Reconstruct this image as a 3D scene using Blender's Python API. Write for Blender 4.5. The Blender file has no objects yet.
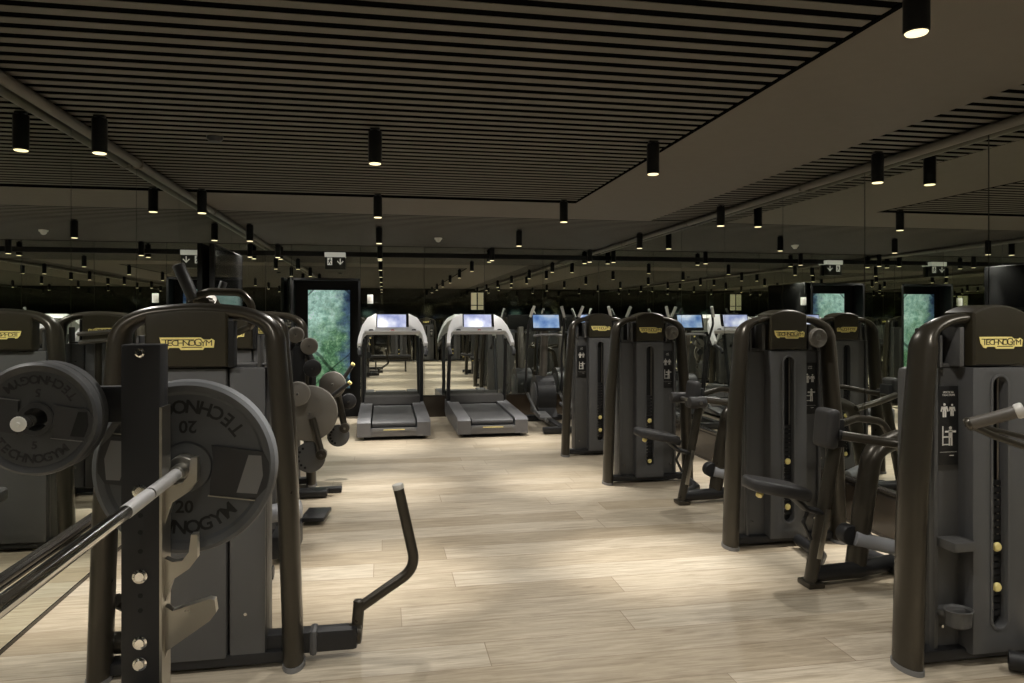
import bpy, bmesh, math, random
from mathutils import Vector, Matrix, Euler
random.seed(7)
C = bpy.context.scene.collection
PI = math.pi
SC = bpy.context.scene

# ------------------------------------------------------------------ materials
def mat(name, col, rough=.5, metal=0., spec=.5, emit=None, estr=0., coat=0., bump=None):
    m = bpy.data.materials.new(name); m.use_nodes = True
    nt = m.node_tree; b = nt.nodes['Principled BSDF']
    b.inputs['Base Color'].default_value = (*col, 1)
    b.inputs['Roughness'].default_value = rough
    b.inputs['Metallic'].default_value = metal
    b.inputs['Specular IOR Level'].default_value = spec
    b.inputs['Coat Weight'].default_value = coat
    if emit:
        b.inputs['Emission Color'].default_value = (*emit, 1)
        b.inputs['Emission Strength'].default_value = estr
    # subtle procedural variation of roughness so that surfaces are not perfectly uniform
    n = nt.nodes.new('ShaderNodeTexNoise'); n.inputs['Scale'].default_value = bump[0] if bump else 14.
    n.inputs['Detail'].default_value = 3
    tc = nt.nodes.new('ShaderNodeTexCoord'); nt.links.new(tc.outputs['Object'], n.inputs['Vector'])
    if bump:
        bp = nt.nodes.new('ShaderNodeBump'); bp.inputs['Strength'].default_value = bump[1]
        bp.inputs['Distance'].default_value = .002
        nt.links.new(n.outputs['Fac'], bp.inputs['Height']); nt.links.new(bp.outputs['Normal'], b.inputs['Normal'])
    elif rough > .02:
        mr = nt.nodes.new('ShaderNodeMapRange')
        mr.inputs['To Min'].default_value = max(.02, rough - .06); mr.inputs['To Max'].default_value = min(1, rough + .06)
        nt.links.new(n.outputs['Fac'], mr.inputs['Value']); nt.links.new(mr.outputs['Result'], b.inputs['Roughness'])
    return m

M = {}
M['frame'] = mat('bronze_graphite_tube', (.046, .040, .030), .30, .45)
M['shell'] = mat('grey_plastic_shell', (.076, .076, .077), .44)
M['shell_light'] = mat('pale_grey_shell', (.16, .16, .16), .45)
M['cap'] = mat('dark_bronze_cap', (.025, .021, .012), .38, .1)
M['recess'] = mat('recess_grey', (.066, .065, .063), .5)
M['black'] = mat('matte_black', (.008, .008, .008), .55, 0., .25)
M['black_gloss'] = mat('gloss_black', (.008, .008, .008), .08)
M['black_metal'] = mat('black_powder_coat', (.016, .016, .017), .45, .2)
M['label_black'] = mat('label_black', (.012, .012, .012), .35)
M['white_print'] = mat('white_print', (.62, .60, .55), .5)
M['sign_white'] = mat('lit_sign_white', (.62, .62, .56), .5, emit=(1., 1., .88), estr=.22)
M['yellow'] = mat('yellow_badge', (.90, .76, .27), .45)
M['yellow_pin'] = mat('cream_yellow_pin', (.85, .72, .28), .4)
M['badge_ink'] = mat('badge_ink', (.035, .022, .008), .5)
M['chrome'] = mat('chrome', (.78, .77, .74), .12, 1.)
M['knurl'] = mat('knurled_steel', (.62, .62, .62), .45, .8, bump=(900., .6))
M['steel'] = mat('brushed_steel', (.40, .385, .345), .30, 1.)
M['leather'] = mat('black_vinyl', (.022, .021, .021), .5, bump=(300., .25))
M['pad'] = mat('brown_grey_vinyl', (.075, .066, .055), .5, bump=(300., .25))
M['rubber'] = mat('plate_rubber', (.075, .078, .082), .55)
M['rubber_mid'] = mat('plate_rubber_mid', (.036, .037, .038), .5)
M['rubber_dark'] = mat('plate_rubber_dark', (.022, .022, .023), .55)
M['ink_black'] = mat('embossed_black', (.006, .006, .006), .5)
M['disc'] = mat('cam_disc_grey', (.16, .148, .128), .5, .1)
M['roller'] = mat('grey_roller', (.24, .245, .26), .45)
M['tm_grey'] = mat('treadmill_grey', (.15, .15, .158), .36, .3)
M['tm_white'] = mat('silver_white_shell', (.90, .90, .90), .30, .0)
M['hood'] = mat('matte_hood', (.012, .011, .010), .8, 0., .1)
M['belt'] = mat('running_belt', (.05, .05, .052), .5, bump=(400., .4))
M['rail'] = mat('pipe_paint', (.115, .104, .084), .45)
M['soffit'] = mat('soffit_board', (.135, .119, .098), .75, 0., .2)
M['slat'] = mat('slat_paint', (.125, .115, .097), .7, 0., .2)
M['void'] = mat('ceiling_void', (.003, .003, .003), .95, 0., .0)
M['wall_black'] = mat('black_wall', (.012, .012, .012), .4)
M['dark_glass'] = mat('dark_tinted_glass', (.20, .205, .19), .03, 1.)
M['plinth'] = mat('brown_gloss_plinth', (.035, .026, .018), .16)
M['ledge'] = mat('ledge_metal', (.05, .045, .04), .22, .5)
M['grip_end'] = mat('pale_cap', (.50, .49, .46), .4)
M['white_plastic'] = mat('white_plastic', (.72, .72, .68), .45)
M['sign_dark'] = mat('sign_dark_green', (.02, .024, .018), .4)
M['lens'] = mat('warm_lens', (1, .9, .7), .4, emit=(1., .84, .50), estr=1.5)

def mirror_mat():
    m = bpy.data.materials.new('mirror_glass'); m.use_nodes = True
    nt = m.node_tree; b = nt.nodes['Principled BSDF']
    b.inputs['Base Color'].default_value = (.82, .85, .795, 1); b.inputs['Metallic'].default_value = 1
    b.inputs['Roughness'].default_value = .0
    return m
M['mirror'] = mirror_mat()

def floor_mat():
    m = bpy.data.materials.new('oak_planks'); m.use_nodes = True
    nt = m.node_tree; N = nt.nodes; L = nt.links; b = N['Principled BSDF']
    tc = N.new('ShaderNodeTexCoord')
    br = N.new('ShaderNodeTexBrick'); br.offset = 0; br.offset_frequency = 2; br.squash = 1
    br.inputs['Scale'].default_value = 1; br.inputs['Brick Width'].default_value = 2.3
    br.inputs['Row Height'].default_value = .235; br.inputs['Mortar Size'].default_value = .0022
    br.inputs['Mortar Smooth'].default_value = .3; br.inputs['Bias'].default_value = 0
    br.inputs['Color1'].default_value = (.0, .0, .0, 1); br.inputs['Color2'].default_value = (1, 1, 1, 1)
    br.inputs['Mortar'].default_value = (.4, .4, .4, 1)
    sp = N.new('ShaderNodeSeparateXYZ'); L.new(tc.outputs['Object'], sp.inputs['Vector'])
    dv = N.new('ShaderNodeMath'); dv.operation = 'DIVIDE'; dv.inputs[1].default_value = .235; L.new(sp.outputs['Y'], dv.inputs[0])
    fl = N.new('ShaderNodeMath'); fl.operation = 'FLOOR'; L.new(dv.outputs[0], fl.inputs[0])
    wn = N.new('ShaderNodeTexWhiteNoise'); wn.noise_dimensions = '1D'; L.new(fl.outputs[0], wn.inputs['W'])
    ma = N.new('ShaderNodeMath'); ma.operation = 'MULTIPLY_ADD'; ma.inputs[1].default_value = 2.3; L.new(wn.outputs['Value'], ma.inputs[0]); L.new(sp.outputs['X'], ma.inputs[2])
    cb = N.new('ShaderNodeCombineXYZ'); L.new(ma.outputs[0], cb.inputs['X']); L.new(sp.outputs['Y'], cb.inputs['Y'])
    L.new(cb.outputs['Vector'], br.inputs['Vector'])
    ramp = N.new('ShaderNodeValToRGB')
    e = ramp.color_ramp.elements
    e[0].position = 0; e[0].color = (.368, .308, .220, 1)
    e[1].position = 1; e[1].color = (.52, .462, .366, 1)
    k = e.new(.5); k.color = (.46, .396, .300, 1)
    L.new(br.outputs['Color'], ramp.inputs['Fac'])
    mp = N.new('ShaderNodeMapping'); mp.inputs['Scale'].default_value = (1.3, 16, 1)
    L.new(tc.outputs['Object'], mp.inputs['Vector'])
    g = N.new('ShaderNodeTexNoise'); g.inputs['Scale'].default_value = 2.4; g.inputs['Detail'].default_value = 9
    g.inputs['Roughness'].default_value = .68; g.inputs['Distortion'].default_value = .8
    L.new(mp.outputs['Vector'], g.inputs['Vector'])
    gr = N.new('ShaderNodeValToRGB'); ge = gr.color_ramp.elements
    ge[0].position = .33; ge[0].color = (.50, .46, .40, 1); ge[1].position = .62; ge[1].color = (1.08, 1.07, 1.06, 1)
    L.new(g.outputs['Fac'], gr.inputs['Fac'])
    mx = N.new('ShaderNodeMix'); mx.data_type = 'RGBA'; mx.blend_type = 'MULTIPLY'; mx.inputs['Factor'].default_value = .75
    L.new(ramp.outputs['Color'], mx.inputs['A']); L.new(gr.outputs['Color'], mx.inputs['B'])
    # knots
    mp2 = N.new('ShaderNodeMapping'); mp2.inputs['Scale'].default_value = (.9, 2.6, 1)
    L.new(tc.outputs['Object'], mp2.inputs['Vector'])
    vo = N.new('ShaderNodeTexVoronoi'); vo.inputs['Scale'].default_value = 1.1
    L.new(mp2.outputs['Vector'], vo.inputs['Vector'])
    kr = N.new('ShaderNodeValToRGB'); ke = kr.color_ramp.elements
    ke[0].position = .0; ke[0].color = (.5, .42, .36, 1); ke[1].position = .055; ke[1].color = (1, 1, 1, 1)
    L.new(vo.outputs['Distance'], kr.inputs['Fac'])
    mx2 = N.new('ShaderNodeMix'); mx2.data_type = 'RGBA'; mx2.blend_type = 'MULTIPLY'; mx2.inputs['Factor'].default_value = .8
    L.new(mx.outputs['Result'], mx2.inputs['A']); L.new(kr.outputs['Color'], mx2.inputs['B'])
    # seams
    mx3 = N.new('ShaderNodeMix'); mx3.data_type = 'RGBA'; mx3.blend_type = 'MIX'
    L.new(br.outputs['Fac'], mx3.inputs['Factor']); L.new(mx2.outputs['Result'], mx3.inputs['A'])
    mx3.inputs['B'].default_value = (.22, .165, .11, 1)
    L.new(mx3.outputs['Result'], b.inputs['Base Color'])
    rr = N.new('ShaderNodeMapRange'); rr.inputs['To Min'].default_value = .34; rr.inputs['To Max'].default_value = .52
    L.new(g.outputs['Fac'], rr.inputs['Value']); L.new(rr.outputs['Result'], b.inputs['Roughness'])
    bp = N.new('ShaderNodeBump'); bp.inputs['Strength'].default_value = .12; bp.inputs['Distance'].default_value = .002
    L.new(g.outputs['Fac'], bp.inputs['Height']); L.new(bp.outputs['Normal'], b.inputs['Normal'])
    return m
M['floor'] = floor_mat()

def forest_mat():
    m = bpy.data.materials.new('backlit_foliage_print'); m.use_nodes = True
    nt = m.node_tree; N = nt.nodes; L = nt.links; b = N['Principled BSDF']
    tc = N.new('ShaderNodeTexCoord'); OBJ = tc.outputs['Object']
    def noise(scale, detail, rough=.6, dist=0., off=(0, 0, 0)):
        n = N.new('ShaderNodeTexNoise'); n.inputs['Scale'].default_value = scale; n.inputs['Detail'].default_value = detail
        n.inputs['Roughness'].default_value = rough; n.inputs['Distortion'].default_value = dist
        q = N.new('ShaderNodeMapping'); q.inputs['Location'].default_value = off; L.new(OBJ, q.inputs['Vector']); L.new(q.outputs['Vector'], n.inputs['Vector'])
        return n.outputs['Fac']
    def ramp(fac, stops):
        r = N.new('ShaderNodeValToRGB'); e = r.color_ramp.elements
        e[0].position, e[0].color = stops[0][0], (*stops[0][1], 1); e[1].position, e[1].color = stops[-1][0], (*stops[-1][1], 1)
        for p, c in stops[1:-1]:
            k = e.new(p); k.color = (*c, 1)
        L.new(fac, r.inputs['Fac']); return r.outputs['Color']
    def mix(fac, A, B, mode='MIX'):
        x = N.new('ShaderNodeMix'); x.data_type = 'RGBA'; x.blend_type = mode
        if isinstance(fac, float): x.inputs['Factor'].default_value = fac
        else: L.new(fac, x.inputs['Factor'])
        L.new(A, x.inputs['A']); L.new(B, x.inputs['B']); return x.outputs['Result']
    leaf = ramp(noise(13, 10, .8, .5), [(.34, (.010, .035, .022)), (.5, (.06, .15, .075)), (.62, (.20, .33, .20)), (.72, (.45, .60, .48))])
    sky = ramp(noise(10, 9, .8, .4, (3, 1, 2)), [(.36, (.10, .24, .20)), (.5, (.30, .48, .42)), (.68, (.62, .78, .74))])
    blue = ramp(noise(9, 8, .75, .3, (1, 5, 4)), [(.38, (.012, .025, .06)), (.6, (.07, .13, .20)), (.75, (.25, .36, .40))])
    sx = N.new('ShaderNodeSeparateXYZ'); L.new(OBJ, sx.inputs['Vector'])
    def lin(ax, az, c0, nz, namp, lo, hi):
        u = N.new('ShaderNodeMath'); u.operation = 'MULTIPLY_ADD'; u.inputs[1].default_value = ax; u.inputs[2].default_value = c0; L.new(sx.outputs['X'], u.inputs[0])
        v = N.new('ShaderNodeMath'); v.operation = 'MULTIPLY_ADD'; v.inputs[1].default_value = az; L.new(sx.outputs['Z'], v.inputs[0]); L.new(u.outputs[0], v.inputs[2])
        w = N.new('ShaderNodeMath'); w.operation = 'MULTIPLY_ADD'; w.inputs[1].default_value = namp; L.new(nz, w.inputs[0]); L.new(v.outputs[0], w.inputs[2])
        q = N.new('ShaderNodeMapRange'); q.inputs['From Min'].default_value = lo; q.inputs['From Max'].default_value = hi; L.new(w.outputs[0], q.inputs['Value']); return q.outputs['Result']
    col = mix(lin(-1.0, .8, 0, noise(4, 6, .7, 0, (2, 2, 2)), 1.6, .75, 1.35), leaf, sky)
    col = mix(lin(2.2, .1, 0, noise(3.5, 6, .7, 0, (5, 2, 7)), 2.0, 1.25, 1.75), col, blue)
    def branch(rot, off, width, dist):
        q = N.new('ShaderNodeMapping'); q.inputs['Rotation'].default_value = (0, rot, 0); q.inputs['Location'].default_value = off; L.new(OBJ, q.inputs['Vector'])
        w = N.new('ShaderNodeTexWave'); w.wave_profile = 'TRI'; w.inputs['Scale'].default_value = .30; w.inputs['Distortion'].default_value = dist
        w.inputs['Detail'].default_value = 3; w.inputs['Detail Scale'].default_value = 2.2; L.new(q.outputs['Vector'], w.inputs['Vector'])
        return ramp(w.outputs['Fac'], [(.0, (.12, .14, .16)), (width, (.2, .22, .22)), (width * 1.5, (1, 1, 1))])
    col = mix(.85, col, branch(.95, (.30, 0, .1), .035, 1.6), 'MULTIPLY')
    col = mix(.8, col, branch(-.8, (.7, 0, .5), .018, 1.2), 'MULTIPLY')
    L.new(col, b.inputs['Base Color']); L.new(col, b.inputs['Emission Color'])
    b.inputs['Emission Strength'].default_value = .78; b.inputs['Roughness'].default_value = .3
    return m
M['forest'] = forest_mat()

def screen_mat(name, c1, c2, c3, strength):
    m = bpy.data.materials.new(name); m.use_nodes = True
    nt = m.node_tree; N = nt.nodes; L = nt.links; b = N['Principled BSDF']
    tc = N.new('ShaderNodeTexCoord')
    n = N.new('ShaderNodeTexNoise'); n.inputs['Scale'].default_value = 5.; n.inputs['Detail'].default_value = 4
    L.new(tc.outputs['Object'], n.inputs['Vector'])
    r = N.new('ShaderNodeValToRGB'); e = r.color_ramp.elements
    e[0].position = .35; e[0].color = (*c1, 1); e[1].position = .68; e[1].color = (*c3, 1); k = e.new(.5); k.color = (*c2, 1)
    L.new(n.outputs['Fac'], r.inputs['Fac'])
    L.new(r.outputs['Color'], b.inputs['Emission Color']); b.inputs['Emission Strength'].default_value = strength
    b.inputs['Base Color'].default_value = (.02, .02, .02, 1); b.inputs['Roughness'].default_value = .15
    return m
M['screen'] = screen_mat('treadmill_display', (.28, .32, .56), (.52, .55, .74), (.90, .92, .97), 1.1)
M['screen_blue'] = screen_mat('trainer_display', (.10, .22, .55), (.30, .48, .80), (.70, .80, .92), .7)

# ------------------------------------------------------------------ geometry helpers
def fillet(pts, rad, n=6):
    """round the inner corners of a polyline"""
    pts = [Vector(p) for p in pts]
    out = [pts[0]]
    for i in range(1, len(pts) - 1):
        p = pts[i]; r = rad[i - 1] if isinstance(rad, (list, tuple)) else rad
        a = (pts[i - 1] - p); c = (pts[i + 1] - p)
        la, lc = a.length, c.length; a.normalize(); c.normalize()
        ang = a.angle(c, PI)
        if ang > PI - .02 or r <= 0: out.append(p); continue
        d = min(r / math.tan(ang / 2), la * .49, lc * .49)
        s, e = p + a * d, p + c * d
        for k in range(n + 1):
            t = k / n
            out.append((1 - t) ** 2 * s + 2 * (1 - t) * t * p + t * t * e)
    out.append(pts[-1]); return out

def arc2(cx, cy, r, a0, a1, n):
    return [(cx + r * math.cos(a0 + (a1 - a0) * k / n), cy + r * math.sin(a0 + (a1 - a0) * k / n)) for k in range(n + 1)]

class MB:
    def __init__(s): s.bm = bmesh.new(); s.T = Matrix.Identity(4)
    def add(s, src, X=None, mi=0):
        X = s.T @ (X or Matrix.Identity(4)); flip = X.determinant() < 0
        vm = {v: s.bm.verts.new(X @ v.co) for v in src.verts}
        for f in src.faces:
            vs = [vm[v] for v in f.verts]
            if flip: vs.reverse()
            try: nf = s.bm.faces.new(vs); nf.material_index = mi; nf.smooth = True
            except ValueError: pass
        src.free(); return s
    def box(s, c, d, bev=0., rot=None, mi=0, seg=2, taper=None):
        t = bmesh.new(); bmesh.ops.create_cube(t, size=1)
        for v in t.verts:
            v.co = Vector((v.co.x * d[0], v.co.y * d[1], v.co.z * d[2]))
            if taper and v.co.z > 0: v.co.x *= taper[0]; v.co.y *= taper[1]
        if bev: bmesh.ops.bevel(t, geom=t.edges[:], offset=min(bev, min(d) * .49), segments=seg, affect='EDGES', profile=.6)
        X = Matrix.Translation(c)
        if rot: X = X @ Euler(rot).to_matrix().to_4x4()
        return s.add(t, X, mi)
    def tube(s, path, rx, ry=None, n=14, ref=None, mi=0, scales=None):
        path = [Vector(p) for p in path]; ry = ry or rx; t = bmesh.new(); rings = []
        N = len(path); prev = None
        for i, p in enumerate(path):
            if i == 0: tg = path[1] - p
            elif i == N - 1: tg = p - path[i - 1]
            else: tg = (path[i + 1] - p).normalized() + (p - path[i - 1]).normalized()
            tg.normalize()
            if ref is not None: b = Vector(ref) - tg * tg.dot(Vector(ref))
            elif prev is None:
                b = Vector((0, 0, 1)) if abs(tg.z) < .9 else Vector((0, 1, 0)); b = b - tg * tg.dot(b)
            else: b = prev - tg * tg.dot(prev)
            b.normalize(); prev = b; a = b.cross(tg)
            sc = scales[i] if scales else 1.
            rings.append([t.verts.new(p + (a * (rx * math.cos(2 * PI * k / n)) + b * (ry * math.sin(2 * PI * k / n))) * sc) for k in range(n)])
        for i in range(N - 1):
            for k in range(n):
                t.faces.new((rings[i][k], rings[i][(k + 1) % n], rings[i + 1][(k + 1) % n], rings[i + 1][k]))
        t.faces.new(rings[0][::-1]); t.faces.new(rings[-1])
        bmesh.ops.recalc_face_normals(t, faces=t.faces[:])
        return s.add(t, None, mi)
    def cyl(s, a, b, r, n=20, mi=0, r2=None, bev=0.):
        a, b = Vector(a), Vector(b); L = (b - a).length; r2 = r if r2 is None else r2
        prof = [(0, 0), (r, 0), (r2, L), (0, L)] if not bev else [(0, 0), (r - bev, 0), (r - bev * .3, bev * .3), (r, bev), (r2, L - bev), (r2 - bev * .3, L - bev * .3), (r2 - bev, L), (0, L)]
        return s.lathe(prof, a, b - a, n, mi)
    def lathe(s, prof, o, axis, n=28, mi=0):
        t = bmesh.new(); rings = []
        for r, h in prof:
            if r < 1e-6: rings.append([t.verts.new((0, 0, h))])
            else: rings.append([t.verts.new((r * math.cos(2 * PI * k / n), r * math.sin(2 * PI * k / n), h)) for k in range(n)])
        for A, B in zip(rings[:-1], rings[1:]):
            for k in range(n):
                k2 = (k + 1) % n
                if len(A) == 1 and len(B) == 1: continue
                if len(A) == 1: t.faces.new((A[0], B[k2], B[k]))
                elif len(B) == 1: t.faces.new((A[k], A[k2], B[0]))
                else: t.faces.new((A[k], A[k2], B[k2], B[k]))
        bmesh.ops.recalc_face_normals(t, faces=t.faces[:])
        q = Vector((0, 0, 1)).rotation_difference(Vector(axis).normalized())
        return s.add(t, Matrix.Translation(o) @ q.to_matrix().to_4x4(), mi)
    def prism(s, outer, d0, d1, holes=(), X=None, mi=0, bev=0., seg=2):
        """outline (a,b) placed at (a, d, b): extruded along local y from d0 to d1"""
        t = bmesh.new(); edges = []
        for lp in [outer] + list(holes):
            vs = [t.verts.new((a, d0, b)) for a, b in lp]
            for i in range(len(vs)): edges.append(t.edges.new((vs[i], vs[(i + 1) % len(vs)])))
        if holes:
            bmesh.ops.triangle_fill(t, use_beauty=True, use_dissolve=False, edges=edges)
        else:
            bmesh.ops.contextual_create(t, geom=edges)
        r = bmesh.ops.extrude_face_region(t, geom=t.faces[:])
        for v in [g for g in r['geom'] if isinstance(g, bmesh.types.BMVert)]: v.co.y = d1
        bmesh.ops.recalc_face_normals(t, faces=t.faces[:])
        if bev:
            es = [e for e in t.edges if len(e.link_faces) == 2 and e.calc_face_angle(0) > .6
                  and (abs(e.verts[0].co.y - d0) < 1e-6 and abs(e.verts[1].co.y - d0) < 1e-6)]
            bmesh.ops.bevel(t, geom=es, offset=bev, segments=seg, affect='EDGES', profile=.6)
        return s.add(t, X, mi)
    def text(s, txt, size, X, mi=0, ext=.0008, align='CENTER', bold=0.):
        return s.add(text_bm(txt, size, ext, align, bold), X, mi)
    def build(s, name, mats, parent=None, sharp=35, loc=None):
        me = bpy.data.meshes.new(name); s.bm.to_mesh(me); s.bm.free()
        for m in (mats if isinstance(mats, (list, tuple)) else [mats]): me.materials.append(m)
        me.set_sharp_from_angle(angle=math.radians(sharp))
        o = bpy.data.objects.new(name, me); C.objects.link(o)
        if parent: o.parent = parent
        if loc: o.location = loc
        return o

_tc = {}
def text_bm(txt, size, ext, align, bold=0.):
    key = (txt, size, ext, align, bold)
    if key not in _tc:
        cu = bpy.data.curves.new('lettering', 'FONT'); cu.body = txt; cu.size = size; cu.extrude = ext
        cu.align_x = align; cu.align_y = 'CENTER'; cu.resolution_u = 3; cu.offset = bold * size
        ob = bpy.data.objects.new('lettering', cu); C.objects.link(ob)
        dg = bpy.context.evaluated_depsgraph_get()
        me = bpy.data.meshes.new_from_object(ob.evaluated_get(dg))
        bpy.data.objects.remove(ob); bpy.data.curves.remove(cu); _tc[key] = me
    b = bmesh.new(); b.from_mesh(_tc[key]); return b

FRONT = Matrix.Rotation(PI / 2, 4, 'X')          # text laid in XY turned upright, facing -y

def thing(name, label, cat, loc=(0, 0, 0), rz=0., group=None):
    o = bpy.data.objects.new(name, None); C.objects.link(o); o.location = loc; o.rotation_euler = (0, 0, rz)
    o.empty_display_size = .1
    return tag(o, label, cat, group)
def tag(o, label, cat, group=None):
    o['label'] = label; o['category'] = cat
    if group: o['group'] = group
    return o
def struct(name, mb, mats, sharp=35, parent=None):
    o = mb.build(name, mats, parent, sharp); o['kind'] = 'structure'; return o
def dup(root, loc, label, rz=None, group=None):
    r = root.copy(); C.objects.link(r); r.location = loc
    if rz is not None: r.rotation_euler = (0, 0, rz)
    r['label'] = label
    if group: r['group'] = group
    def rec(src, dst):
        for ch in list(src.children):
            c = ch.copy(); C.objects.link(c); c.parent = dst; rec(ch, c)
    rec(root, r); return r

# ------------------------------------------------------------------ room dimensions
XL, XR, YB, YF = -1.70, 3.395, 11.0, -4.0
ZM, ZC, ZP = 2.60, 2.60, .33      # mirror top, slat underside, plinth height

# floor
f = MB(); f.box(((XL + XR) / 2, (YB + YF) / 2, -.05), (XR - XL + .4, YB - YF + 1.0, .10)); struct('floor', f, M['floor'])

# ceiling: slab with soffit boards and slat panels
c = MB()
c.box(((XL + XR) / 2, (YB + YF) / 2, 2.86), (XR - XL + .4, YB - YF + 1.0, .08), mi=1)
c.box(((1.80 + 2.94) / 2, (YF + 7.58) / 2, 2.70), (1.14, 7.58 - YF, .205))
c.box(((XL + 1.80) / 2, (6.57 + 7.58) / 2, 2.70), (1.80 - XL, 1.01, .205))
ceil = struct('ceiling', c, [M['soffit'], M['void']])
def slats(x0, x1, y0, y1):
    s = MB(); y = y0 + .03
    while y < y1 - .02:
        s.box(((x0 + x1) / 2, y, ZC + .002), (x1 - x0, .054, .003)); y += .106
    s.box(((x0 + x1) / 2, (y0 + y1) / 2, ZC + .0145), (x1 - x0, y1 - y0, .023), mi=1)
    return s
def slat_edge(mb, x0, x1, y0, y1):
    mb.box(((x0 + x1) / 2, (y0 + y1) / 2, ZC + .012), (x1 - x0, y1 - y0, .030), mi=1)
s = slats(XL, 1.775, YF, 6.53); slat_edge(s, 1.775, 1.80, YF, 6.57); slat_edge(s, XL, 1.775, 6.545, 6.57)
o = s.build('slat_panel', [M['slat'], M['void']], ceil)
s = slats(2.94, XR, YF, 7.58); o = s.build('slat_panel', [M['slat'], M['void']], ceil)
s = slats(XL, XR, 7.60, YB + .025); o = s.build('slat_panel', [M['slat'], M['void']], ceil)

# side walls: mirrored panels over a plinth
def side_wall(x, sgn, name, y_seam):
    w = MB(); w.box((x + sgn * .06, (YB + YF) / 2, 1.4), (.10, YB - YF + .2, 2.8), mi=1)
    ys = [YF]; y = y_seam
    while y - 1.065 > YF: y -= 1.065
    while y < YB: ys.append(y); y += 1.065
    ys.append(YB)
    for a, b in zip(ys[:-1], ys[1:]):
        if b - a < .02: continue
        w.box((x + sgn * .004, (a + b) / 2, (ZP + ZM) / 2), (.008, b - a - .007, ZM - ZP))
    return struct(name, w, [M['mirror'], M['wall_black']])
side_wall(XL, -1, 'wall_left', 4.33); side_wall(XR, 1, 'wall_right', 4.59)
def plinth(x0, x1, y0, y1, name, ax):
    p = MB(); p.box(((x0 + x1) / 2, (y0 + y1) / 2, ZP / 2 - .01), (x1 - x0, y1 - y0, ZP - .03))
    return p
for nm, x, sg in (('baseboard_left', XL, 1), ('baseboard_right', XR, -1)):
    p = MB(); p.box((x + sg * .008, (YF + YB) / 2, .165), (.016, YB - YF, .29)); p.box((x + sg * .010, (YF + YB) / 2, .01), (.020, YB - YF, .02), mi=1)
    p.box((x + sg * .016, (YF + YB) / 2, .322), (.032, YB - YF, .022), .003, mi=1)
    p.box((x + sg * .012, (YF + YB) / 2, .290), (.024, YB - YF, .010), mi=1)
    struct(nm, p, [M['mirror'] if sg > 0 else M['plinth'], M['ledge']])

# back wall with the doorway-like black recess that holds the lit picture
DX0, DX1, DZ = -1.335, -.335, 2.11
w = MB()
w.box(((XL + DX0) / 2, YB + .06, 1.4), (DX0 - XL, .10, 2.8), mi=1)
w.box(((DX1 + XR) / 2, YB + .06, 1.4), (XR - DX1, .10, 2.8), mi=1)
w.box(((DX0 + DX1) / 2, YB + .06, (DZ + 2.8) / 2), (DX1 - DX0, .10, 2.8 - DZ), mi=1)
MT = 2.602
def mp(x0, x1, z0, z1): w.box(((x0 + x1) / 2, YB + .004, (z0 + z1) / 2), (x1 - x0 - .006, .008, z1 - z0))
mp(XL, DX0, ZP, MT); mp(DX0, DX1, DZ, MT)
xs = [DX1, .62, 1.55, 2.48, XR]
for a, b in zip(xs[:-1], xs[1:]): mp(a, b, ZP, MT)
struct('wall_back', w, [M['mirror'], M['wall_black']])
p = MB(); p.box(((DX1 + XR) / 2, YB - .010, .155), (XR - DX1, .02, .31)); p.box(((DX1 + XR) / 2, YB - .016, .322), (XR - DX1, .032, .022), .003, mi=1)
p.box(((XL + DX0) / 2, YB - .010, .155), (DX0 - XL, .02, .31)); p.box(((XL + DX0) / 2, YB - .016, .322), (DX0 - XL, .032, .022), .003, mi=1)
struct('baseboard_back', p, [M['plinth'], M['ledge']])
t_ = MB(); t_.box(((XL + XR) / 2, YB - .010, 2.470), (XR - XL, .022, .072), .002); struct('trim_1', t_, M['black'])
d = MB()
d.box((DX0 + .015, YB + .13, DZ / 2), (.03, .28, DZ)); d.box((DX1 - .015, YB + .13, DZ / 2), (.03, .28, DZ))
d.box(((DX0 + DX1) / 2, YB + .13, DZ - .015), (DX1 - DX0, .28, .03)); d.box(((DX0 + DX1) / 2, YB + .275, DZ / 2), (DX1 - DX0, .02, DZ))
struct('door_1', d, M['black'])
# rear wall (behind the viewpoint, only seen in the mirrors)
w = MB(); w.box(((XL + XR) / 2, YF - .05, 1.4), (XR - XL + .4, .10, 2.8))
struct('wall_front', w, M['dark_glass'])

g = MB(); g.box((3.27, YF + .012, 2.15), (.20, .02, .62)); g.box((3.27, YF + .018, 2.0), (.20, .02, .03), mi=1)
struct('window_1', g, [mat('lit_window', (.8, .75, .6), .4, emit=(1., .86, .55), estr=.22), M['black_metal']])
# lit picture in the recess
pic = MB(); pic.box((0, 0, 0), (.62, .006, 1.50))
a = MB(); a.box((0, .012, 0), (.64, .018, 1.52), .002)
root = thing('lightbox_picture', 'tall backlit picture of green forest foliage in black recess of back wall', 'picture', (-.81, YB + .238, 1.19))
a.build('frame', M['black'], root); pic.build('print', M['forest'], root)

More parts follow.
